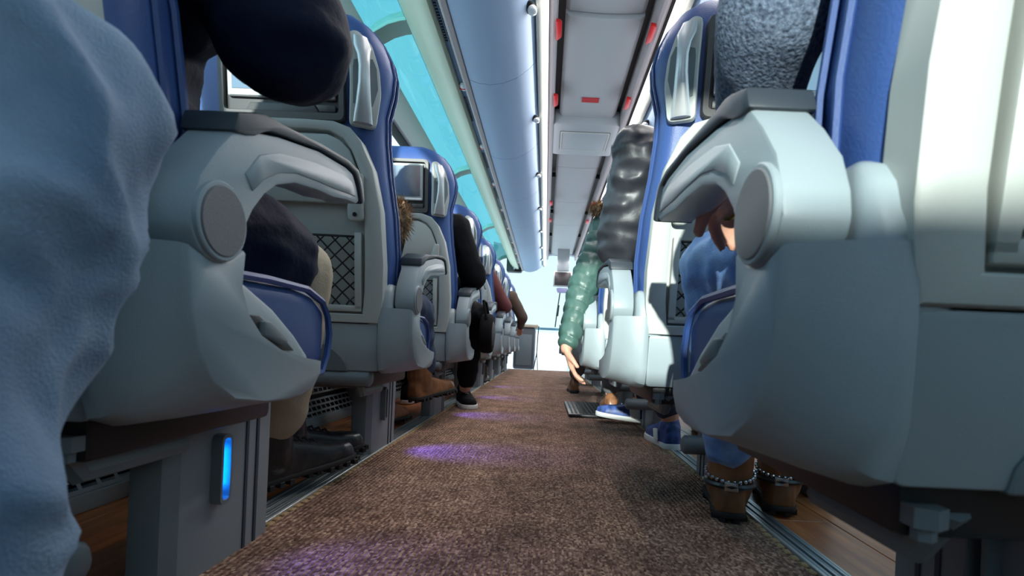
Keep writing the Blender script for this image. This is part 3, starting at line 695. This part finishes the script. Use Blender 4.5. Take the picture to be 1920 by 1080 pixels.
def person(label, J, jm, tm, hair, jdisp=None, tdisp=None, pad=.012, jv=.008, hands=(.35, .35), gender=1, handdir=None, hem=None, jr=1.0):
    root = empty('person', (J['hip'][0], J['hip'][1], 0)); tag(root, label, 'person', )
    o = Vector(root.location); R = {k: Vector(v) - o for k, v in J.items()}
    hip, ch, nk, hd_ = R['hip'], R['chest'], R['neck'], R['head']; lat = Vector((1, 0, 0))
    b = B()
    b.capsule(hip - lat * .07, hip + lat * .07, .095, .095); b.capsule(hip, ch, .10, .11); b.capsule(ch - lat * .09, ch + lat * .09, .08, .08)
    b.capsule(ch, nk, .09, .055); b.capsule(nk, hd_, .048, .05)
    b.sphere(hd_ + Vector((0, 0, .015)), .093, (.84, 1.0, 1.12)); b.sphere(hd_ + Vector((0, .03, -.05)), .055, (1, 1, 1)); b.capsule(hd_ + Vector((0, .088, .0)), hd_ + Vector((0, .105, -.026)), .008, .013, 8)
    for sg in (-1, 1): b.sphere(hd_ + Vector((sg * .082, -.005, -.005)), .024, (.4, .8, 1.2))
    for s_ in ('a', 'w'):
        b.capsule(ch + (R['sh' + s_] - ch) * .6, R['sh' + s_], .055, .05); b.capsule(R['sh' + s_], R['el' + s_], .046, .036); b.capsule(R['el' + s_], R['wr' + s_], .036, .025)
        b.capsule(R['hp' + s_] if 'hp' + s_ in R else hip + (R['kn' + s_] - hip) * .15, R['kn' + s_], .078, .052); b.capsule(R['kn' + s_], R['an' + s_], .052, .033)
        hdv = (R['wr' + s_] - R['el' + s_]) if not handdir or s_ not in handdir else Vector(handdir[s_][0])
        hn = Vector((0, 0, 1)) if not handdir or s_ not in handdir else Vector(handdir[s_][1])
        if abs(hdv.normalized().z) > .9 and not (handdir and s_ in handdir): hn = Vector((0, -1, 0))
        hand(b, R['wr' + s_] + hdv.normalized() * .005, hdv, hn, 1 if s_ == 'a' else -1, hands[0] if s_ == 'a' else hands[1])
    body = blob(b, 'body', SKIN, root, .0065, 2)
    # jacket
    b = B(); p = pad
    b.capsule(hip + Vector((0, 0, .03)) - lat * .07, hip + Vector((0, 0, .03)) + lat * .07, .10 + p, .10 + p); b.capsule(hip, ch, .11 + p, .12 + p); b.capsule(ch - lat * .10, ch + lat * .10, .085 + p, .085 + p); b.capsule(ch, nk + (ch - nk) * .15, .10 + p, .058 + p)
    for s_ in ('a', 'w'):
        b.capsule(ch + (R['sh' + s_] - ch) * .6, R['sh' + s_], .066 + p, .06 + p); b.capsule(R['sh' + s_], R['el' + s_], (.055 + p) * jr, (.046 + p) * jr); b.capsule(R['el' + s_], R['el' + s_] + (R['wr' + s_] - R['el' + s_]) * .86, (.046 + p) * jr, (.030 + p * .8) * jr)
        if hem: b.capsule(hip + (R['kn' + s_] - hip) * .1, hip + (R['kn' + s_] - hip) * hem, .10 + p, .085 + p)
    blob(b, 'jacket', jm, root, jv, 3, jdisp)
    b = B(); b.capsule(hip - lat * .06, hip + lat * .06, .105, .105)
    for s_ in ('a', 'w'):
        kn, an = R['kn' + s_], R['an' + s_]
        b.capsule(hip + (kn - hip) * .15, kn, .088, .064); b.capsule(kn, an + (kn - an) * .12, .062, .050)
    blob(b, 'trousers', tm, root, .008, 3, tdisp or fold(14, .006))
    head(root, hd_, hair)
    return root
def shoe(root, an, to, upper, solem, kind='boot', name='shoe'):
    o = Vector(root.location); an = Vector(an); to = Vector(to); d = (to - an); yaw = math.atan2(-d.x, d.y); L = .27
    b = B()
    rings = []
    for y, w_, h0, h1 in ((-.065, .018, .02, .06), (-.055, .031, .01, .085), (-.01, .036, .008, .10), (.05, .038, .008, .085), (.11, .045, .008, .064), (.16, .046, .008, .056), (.19, .036, .010, .05), (.206, .018, .016, .038)):
        rings.append([(x, y, z) for x, z in round_poly([(-w_, h0), (w_, h0), (w_ * .8, h1), (-w_ * .8, h1)], w_ * .6, 4)])
    b.loft(rings)
    if kind == 'boot': b.capsule((0, -.012, .06), (0, -.02, .155), .046, .047)
    else: b.capsule((0, -.015, .06), (0, -.018, .085), .038, .036)
    up_ = blob(b, name, upper, root, .005, 2, fold(22, .0015))
    sole = [(-.034, -.045), (-.026, -.064), (0, -.074), (.026, -.064), (.034, -.045), (.036, .03), (.050, .11), (.050, .165), (.034, .202), (.0, .216), (-.034, .202), (-.050, .165), (-.050, .11), (-.036, .03)]
    b = B().prism(round_poly(sole, .02, 2), .0 if kind != 'boot' else .010, .022, lambda p, q, t: (p, q, t), .003)
    if kind == 'boot':
        for i in range(12):
            t = i / 11; y = -.065 + t * .265
            if .02 < y < .055: continue
            hw = .036 + (.014 if y > .08 else 0) - (.016 if y > .185 or y < -.055 else 0)
            for sg in (-1, 1): b.box(*sorted((sg * .008, sg * hw)), y, y + .012, 0, .012, .001, 1)
    so = b.build('sole', solem, up_, 30)
    b = B()
    for i in range(4):
        y = .03 + i * .020; z = .092 - i * .0075 + (.004 if kind == 'boot' else 0)
        b.tube([(-.022, y, z - .006), (0, y + .008, z + .004), (.022, y, z - .006)], .0022, 5); b.tube([(-.022, y + .012, z - .010), (0, y + .004, z + .003), (.022, y + .012, z - .010)], .0022, 5)
    b.build('laces', BLK if kind == 'boot' else WHT, up_)
    return up_, yaw
def put(sh, root, heelxyz, yaw, pitch=0):
    up_ = sh[0]; up_.rotation_euler = (pitch, 0, yaw); up_.location = Vector(heelxyz) - Vector(root.location)
def seated(X0, sg, hy, **kw):
    """default pose in the seat whose aisle plane is X0, inward sign sg, hinge y hy"""
    cx = X0 + sg * .31; J = dict(hip=(cx, hy + .19, .515), chest=(cx, hy + .16, .80), neck=(cx, hy + .16, .93), head=(cx, hy + .17, 1.035),
        sha=(cx - sg * .165, hy + .16, .875), ela=(cx - sg * .21, hy + .24, .65), wra=(cx - sg * .10, hy + .42, .60),
        shw=(cx + sg * .165, hy + .16, .875), elw=(cx + sg * .20, hy + .24, .66), wrw=(cx + sg * .08, hy + .42, .61),
        kna=(cx - sg * .10, hy + .60, .50), ana=(cx - sg * .10, hy + .68, .11), toa=(cx - sg * .10, hy + .85, .03),
        knw=(cx + sg * .10, hy + .60, .50), anw=(cx + sg * .10, hy + .66, .11), tow=(cx + sg * .10, hy + .83, .03))
    J.update(kw); return J
def shoes(root, J, upper, solem, kind, name='shoe', yaws=(0, 0), pitch=0):
    for s_, y in zip('aw', yaws):
        a = J['an' + s_]; sh = shoe(root, J['an' + s_], J['to' + s_], upper, solem, kind, name); put(sh, root, (a[0], a[1] + .0, max(.004, a[2] - .105)), y, pitch)

def denim(name, c1, c2, sc=9): return mat(name, c1, .8, bump=.35, bscale=500, vscale=sc, col2=c2, detail=6)
JEAN = denim('faded_denim', (.12, .20, .31), (.28, .38, .50), 7)
JEANB = denim('bright_denim', (.10, .25, .62), (.35, .55, .85), 14)
JEAND = denim('dark_denim', (.012, .025, .06), (.03, .05, .10))
NAVY = mat('navy_nylon', (.005, .008, .026), .7, bump=.3, bscale=90, spec=.15)
BLKC = mat('black_cloth', (.007, .007, .009), .85, spec=.15, bump=.3, bscale=200)
KHK = mat('khaki_cotton', (.42, .35, .25), .8, bump=.3, bscale=300)
KNIT = mat('blue_grey_knit', (.045, .065, .105), .95, bump=.6, bscale=320, vscale=260, col2=(.17, .22, .30))
LEAT = mat('black_leather_jacket', (.03, .033, .04), .42, bump=.25, bscale=40, spec=.5)
PUF = mat('green_puffer', (.055, .12, .10), .42, bump=.25, bscale=60)
MAR = mat('maroon_wool', (.14, .035, .035), .8); GRY = mat('grey_wool', (.10, .10, .11), .85); BRN = mat('brown_wool', (.10, .06, .04), .85)
FUR = mat('tan_fur', (.50, .33, .18), .9, vscale=60, col2=(.22, .13, .07))
BOOTB = mat('black_boot_leather', (.018, .019, .022), .3, bump=.2, bscale=120)
BOOTN = mat('brown_boot_leather', (.20, .085, .035), .35, bump=.2, bscale=90, var=.3, vscale=20)
TANS = mat('tan_sole', (.45, .30, .15), .6); SOLB = mat('black_sole', (.014, .014, .015), .6)
SNB = mat('navy_sneaker', (.015, .03, .11), .5, vscale=30, col2=(.05, .12, .40)); SNW = mat('white_sole', (.75, .75, .74), .45)

# passenger in faded jeans, near left
J = seated(-.33, -1, -.36, hip=(-.62, -.17, .50), kna=(-.326, .298, .480), ana=(-.318, .215, .09), toa=(-.37, .30, .03), knw=(-.62, .33, .48), anw=(-.60, .42, .12), tow=(-.60, .55, .03))
def jean_disp(co, no):
    p = Vector((co.x * 6, co.y * 9 + co.z * 4, co.z * 9 + co.x * 5)); base = .016 * (1 - 2.4 * abs(noise.noise(p))) + .006 * (1 - 2 * abs(noise.noise(p * 2.6))) + .001
    return base
# denim needs fuller leg
def full_leg(root, J, m):
    o = Vector(root.location); b = B()
    for s_ in ('a', 'w'):
        kn, an, hp_ = Vector(J['kn' + s_]) - o, Vector(J['an' + s_]) - o, Vector(J['hip']) - o
        b.capsule(hp_ + (kn - hp_) * .15, kn, .090, .067); b.capsule(kn, kn + (an - kn) * .5, .066, .058); b.capsule(kn + (an - kn) * .5, an + (kn - an) * .08, .058, .054)
    b.capsule(hp_ - Vector((.07, 0, 0)), hp_ + Vector((.07, 0, 0)), .115, .115)
    old = [c for c in root.children if c.name.startswith('trousers')][0]; bpy.data.objects.remove(old)
    o2 = blob(b, 'jeans', m, root, .007, 3, jean_disp)
    # raised side seam down the aisle side of the leg
    kn, an = Vector(J['kna']) - o, Vector(J['ana']) - o
    return o2
p = person('passenger in faded blue jeans at the left edge, knee against the nearest seat', J, GRY, JEAN, HAIRM)
full_leg(p, J, JEAN); shoes(p, J, BOOTB, SOLB, 'boot', 'boot')

# near left seat: navy coat, khaki trousers, black boots
J = seated(-.312, -1, .48, sha=(-.43, .62, .90), ela=(-.312, .585, .690), wra=(-.42, .80, .90), kna=(-.462, .94, .465), ana=(-.565, 1.09, .135), toa=(-.50, 1.25, .05),
           knw=(-.66, 1.0, .48), anw=(-.61, 1.25, .13), tow=(-.55, 1.3, .05))
p = person('passenger in dark navy coat and khaki trousers in the nearest left seat', J, NAVY, KHK, HAIRM, fold(9, .007, (1, 1, 1.8)), fold(12, .006), .022, hem=.72, jr=1.02)
a = shoe(p, J['ana'], J['toa'], BOOTB, SOLB, 'boot', 'boot'); put(a, p, (-.565, 1.10, .03), -.42, .08)
a = shoe(p, J['anw'], J['tow'], BOOTB, SOLB, 'boot', 'boot'); put(a, p, (-.61, 1.262, .025), -.5, .08)

# second left: fur hood, brown boots
J = seated(-.336, -1, 1.32, sha=(-.55, 1.50, .86), ela=(-.50, 1.58, .66), kna=(-.49, 1.93, .46), ana=(-.47, 1.99, .225), toa=(-.45, 2.2, .15), knw=(-.70, 1.93, .48), anw=(-.62, 2.0, .12))
p = person('passenger with fur hood and brown boots in the second left seat', J, BLKC, JEAND, HAIRM, fold(8, .006), pad=.004)
a = shoe(p, J['ana'], J['toa'], BOOTN, SOLB, 'boot', 'boot'); put(a, p, (-.47, 2.0, .12), -.35, .10)
a = shoe(p, J['anw'], J['tow'], BOOTN, SOLB, 'boot', 'boot'); put(a, p, (-.62, 2.0, .015), -.1, 0)
def fur(root, c, r, sc, name='fur_trim', n=900, ln=.022, m=FUR):
    c = Vector(c) - Vector(root.location); b = B(); b.sphere(c, r * .85, sc)
    for i in range(n):
        d = Vector((random.gauss(0, 1), random.gauss(0, 1), random.gauss(0, 1))).normalized(); q = Vector((d.x * sc[0], d.y * sc[1], d.z * sc[2])) * r * .82
        t = (d + Vector((random.uniform(-.4, .4), random.uniform(-.4, .4), random.uniform(-.6, .1)))).normalized(); e = t.cross(Vector((0, 0, 1.01))).normalized() * .0016
        P0 = c + q; P1 = P0 + t * ln * random.uniform(.6, 1.2)
        b.faces([tuple(P0 - e), tuple(P0 + e), tuple(P1)], [[0, 1, 2]])
    o = b.build(name, m, root, 180); o['kind'] = 'stuff'; return o
fur(p, (-.445, 1.50, .70), .055, (.8, .8, 1.3))

# third left: black clothes, dark sneaker in the aisle
J = seated(-.33, -1, 2.16, sha=(-.43, 2.33, .86), ela=(-.345, 2.36, .655), wra=(-.44, 2.56, .60), kna=(-.37, 2.68, .50), ana=(-.42, 2.76, .11), toa=(-.33, 2.62, .03))
p = person('passenger all in black in the third left seat, dark sneaker by the carpet', J, BLKC, BLKC, HAIRM, fold(8, .006))
a = shoe(p, J['ana'], J['toa'], BLKC, SNW, 'low', 'sneaker'); put(a, p, (-.445, 2.86, .004), PI + .35, 0)
a = shoe(p, J['anw'], J['tow'], BLKC, SNW, 'low', 'sneaker'); put(a, p, (J['anw'][0], J['anw'][1], .004), 0, 0)
bg_ = empty('round_bag', (-.285, 2.60, .40)); tag(bg_, 'round black bag with grey face hanging beside the third left seat', 'bag')
b = B(); b.prism([(.10 * math.cos(2 * PI * i / 32), .10 * math.sin(2 * PI * i / 32)) for i in range(32)], -.045, .02, lambda p, q, t: (t, p, q), .018, 3); b.build('bag_body', BLKC, bg_, 50)
b = B(); b.sphere((.0, -.02, .0), .078, (.42, .9, 1)); b.build('bag_face', GRY, bg_)
b = B(); b.tube([(-.01, -.07, .07), (-.03, -.05, .16), (-.03, .05, .16), (-.01, .07, .07)], .008, 6); b.build('strap', BLKC, bg_)

# far left passengers leaning into the aisle
J = seated(-.33, -1, 3.84, ela=(-.335, 4.12, .655)); p = person('passenger in dark maroon wool in the fifth left seat', J, MAR, BLKC, HAIRM, fold(8, .006), jv=.012); shoes(p, J, BOOTB, SOLB, 'boot', 'boot')
J = seated(-.33, -1, 5.52, sha=(-.40, 5.72, .88), ela=(-.27, 5.80, .66), wra=(-.30, 6.05, .55)); p = person('passenger in brown jacket in the seventh left seat, elbow out in the aisle', J, BRN, BLKC, HAIRM, fold(8, .006), jv=.012); shoes(p, J, BOOTB, SOLB, 'boot', 'boot')

# near right: knit sleeve, bright jeans, brown chain boots
J = seated(.155, 1, .378, sha=(.325, .575, .92), ela=(.205, .485, .675), wra=(.238, .645, .585), kna=(.315, .965, .515), ana=(.41, 1.10, .109), toa=(.40, 1.25, .05), knw=(.56, .99, .49), anw=(.545, 1.16, .109), tow=(.57, 1.3, .05))
p = person('passenger with blue-grey knit sleeve, gold ring and bright blue jeans in the nearest right seat', J, KNIT, JEANB, HAIRM, fold(9, .004), fold(16, .006), .008, hands=(.5, .4), handdir={'a': ((.15, 1, -.25), (-.5, .2, .8))})
# ring on the aisle hand
o_ = Vector(p.location); wr = Vector((.238, .645, .585)); d = Vector((.15, 1, -.25)).normalized(); rc = wr + d * .10 + Vector((.0, 0, -.006)) - o_
b = B(); n_ = Vector((0, .5, .85)); b.tube([tuple(rc + Vector((.0125 * math.cos(a), 0, 0)) + n_ * .0125 * math.sin(a)) for a in [2 * PI * i / 14 for i in range(14)]], .0028, 6, closed=True); b.sphere(rc + Vector((-.004, 0, .014)), .007, (1.3, 1, .7)); b.build('ring', GOLD, p)
for s_, (hx, hy_), yw in (('a', (.412, 1.112), -.28), ('w', (.548, 1.172), -.35)):
    a = shoe(p, J['an' + s_], J['to' + s_], BOOTN, SOLB, 'boot', 'boot'); put(a, p, (hx, hy_, .004), yw)
    b = B()
    for i in range(26):
        t = 2 * PI * i / 26; b.sphere((.049 * math.cos(t), -.015 + .049 * math.sin(t), .095 + .012 * math.sin(t)), .0048, u=8, v=5)
    b.build('chain', MET, a[0])
    b = B(); b.tube([(.051 * math.cos(2 * PI * i / 20), -.015 + .051 * math.sin(2 * PI * i / 20), .075) for i in range(20)], .006, 6, closed=True); b.build('strap', BOOTB, a[0])
    b = B(); b.box(-.052, -.044, -.03, .0, .066, .086, .002); b.build('buckle', MET, a[0])
    b = B(); b.box(-.014, .014, -.070, -.062, .066, .086, .002); b.build('buckle', MET, a[0])

# second right: leather jacket, blue and white sneakers
J = seated(.155, 1, 1.218, sha=(.228, 1.36, .865), ela=(.205, 1.43, .640), wra=(.30, 1.64, .585), kna=(.36, 1.81, .49), ana=(.46, 1.84, .11), toa=(.3, 1.9, .05), knw=(.56, 1.82, .49), anw=(.46, 2.39, .11), tow=(.30, 2.4, .05))
p = person('passenger in black leather jacket and dark jeans in the second right seat', J, LEAT, JEAND, HAIRM, fold(11, .013, (1, 1, 1.5)), fold(12, .006), .014, jv=.007, jr=1.05)
a = shoe(p, J['ana'], J['toa'], SNB, SNW, 'low', 'sneaker'); put(a, p, (.462, 1.86, .004), .05, .0)
b = B(); b.prism(round_poly([(-.01, .02), (.035, .02), (.05, .06), (.0, .065)], .01), -.046, -.038, lambda p, q, t: (t, p, q), .003); b.build('side_flash', SNW, a[0])
a = shoe(p, J['anw'], J['tow'], SNB, SNW, 'low', 'sneaker'); put(a, p, (.46, 2.40, .012), 1.35, .10)
b = B(); b.prism(round_poly([(.00, .02), (.045, .018), (.06, .075), (.01, .08)], .01), -.047, -.036, lambda p, q, t: (t, p, q), .003); b.build('side_flash', SNW, a[0])

# third right: green puffer reaching down into the aisle
SA, EA, WA = Vector((.245, 2.22, .865)), Vector((.150, 2.13, .60)), Vector((.085, 2.02, .345))
J = seated(.155, 1, 2.058, sha=tuple(SA), ela=tuple(EA), wra=tuple(WA), chest=(.44, 2.22, .78))
def puffer(co, no):
    w0 = co + Vector((J['hip'][0], J['hip'][1], 0))
    best = None
    for a, c_, base in ((SA, EA, 0), (EA, WA, .28)):
        d = (c_ - a); L = d.length; t = max(0, min(1, (w0 - a).dot(d) / L / L)); q = a + d * t; dist = (w0 - q).length
        if best is None or dist < best[0]: best = (dist, base + t * L)
    s_ = best[1] if best[0] < .11 else w0.z
    ph = s_ / .052 + .25 * noise.noise(w0 * 9)
    f = abs(math.sin(PI * ph)); return .010 * f ** .5 - .006 + .004 * noise.noise(w0 * 40)
p = person('passenger in quilted green puffer jacket reaching down into the aisle on the right', J, PUF, GRY, HAIRM, puffer, None, .018, jv=.006, jr=1.0, handdir={'a': ((.30, .05, -.95), (-.9, 0, -.3))}, hands=(.30, .4))
fur(p, (.238, 2.20, .945), .062, (1.3, 1.0, .6), n=1500, ln=.03)
a = shoe(p, J['ana'], J['toa'], BOOTN, SOLB, 'low', 'shoe'); put(a, p, (J['ana'][0], J['ana'][1], .004), 0)
a = shoe(p, J['anw'], J['tow'], BOOTN, SOLB, 'low', 'shoe'); put(a, p, (J['anw'][0], J['anw'][1], .004), 0)
# fourth right: grey trousers, foot in the aisle
J = seated(.155, 1, 2.898, sha=(.31, 3.06, .86), kna=(.30, 3.52, .50), ana=(.235, 3.90, .11), toa=(.22, 4.1, .03), ela=(.21, 3.15, .66))
p = person('passenger in grey wool in the fourth right seat, one foot out in the aisle', J, GRY, GRY, HAIRM, jv=.012); shoes(p, J, BOOTN, SOLB, 'low', 'shoe')
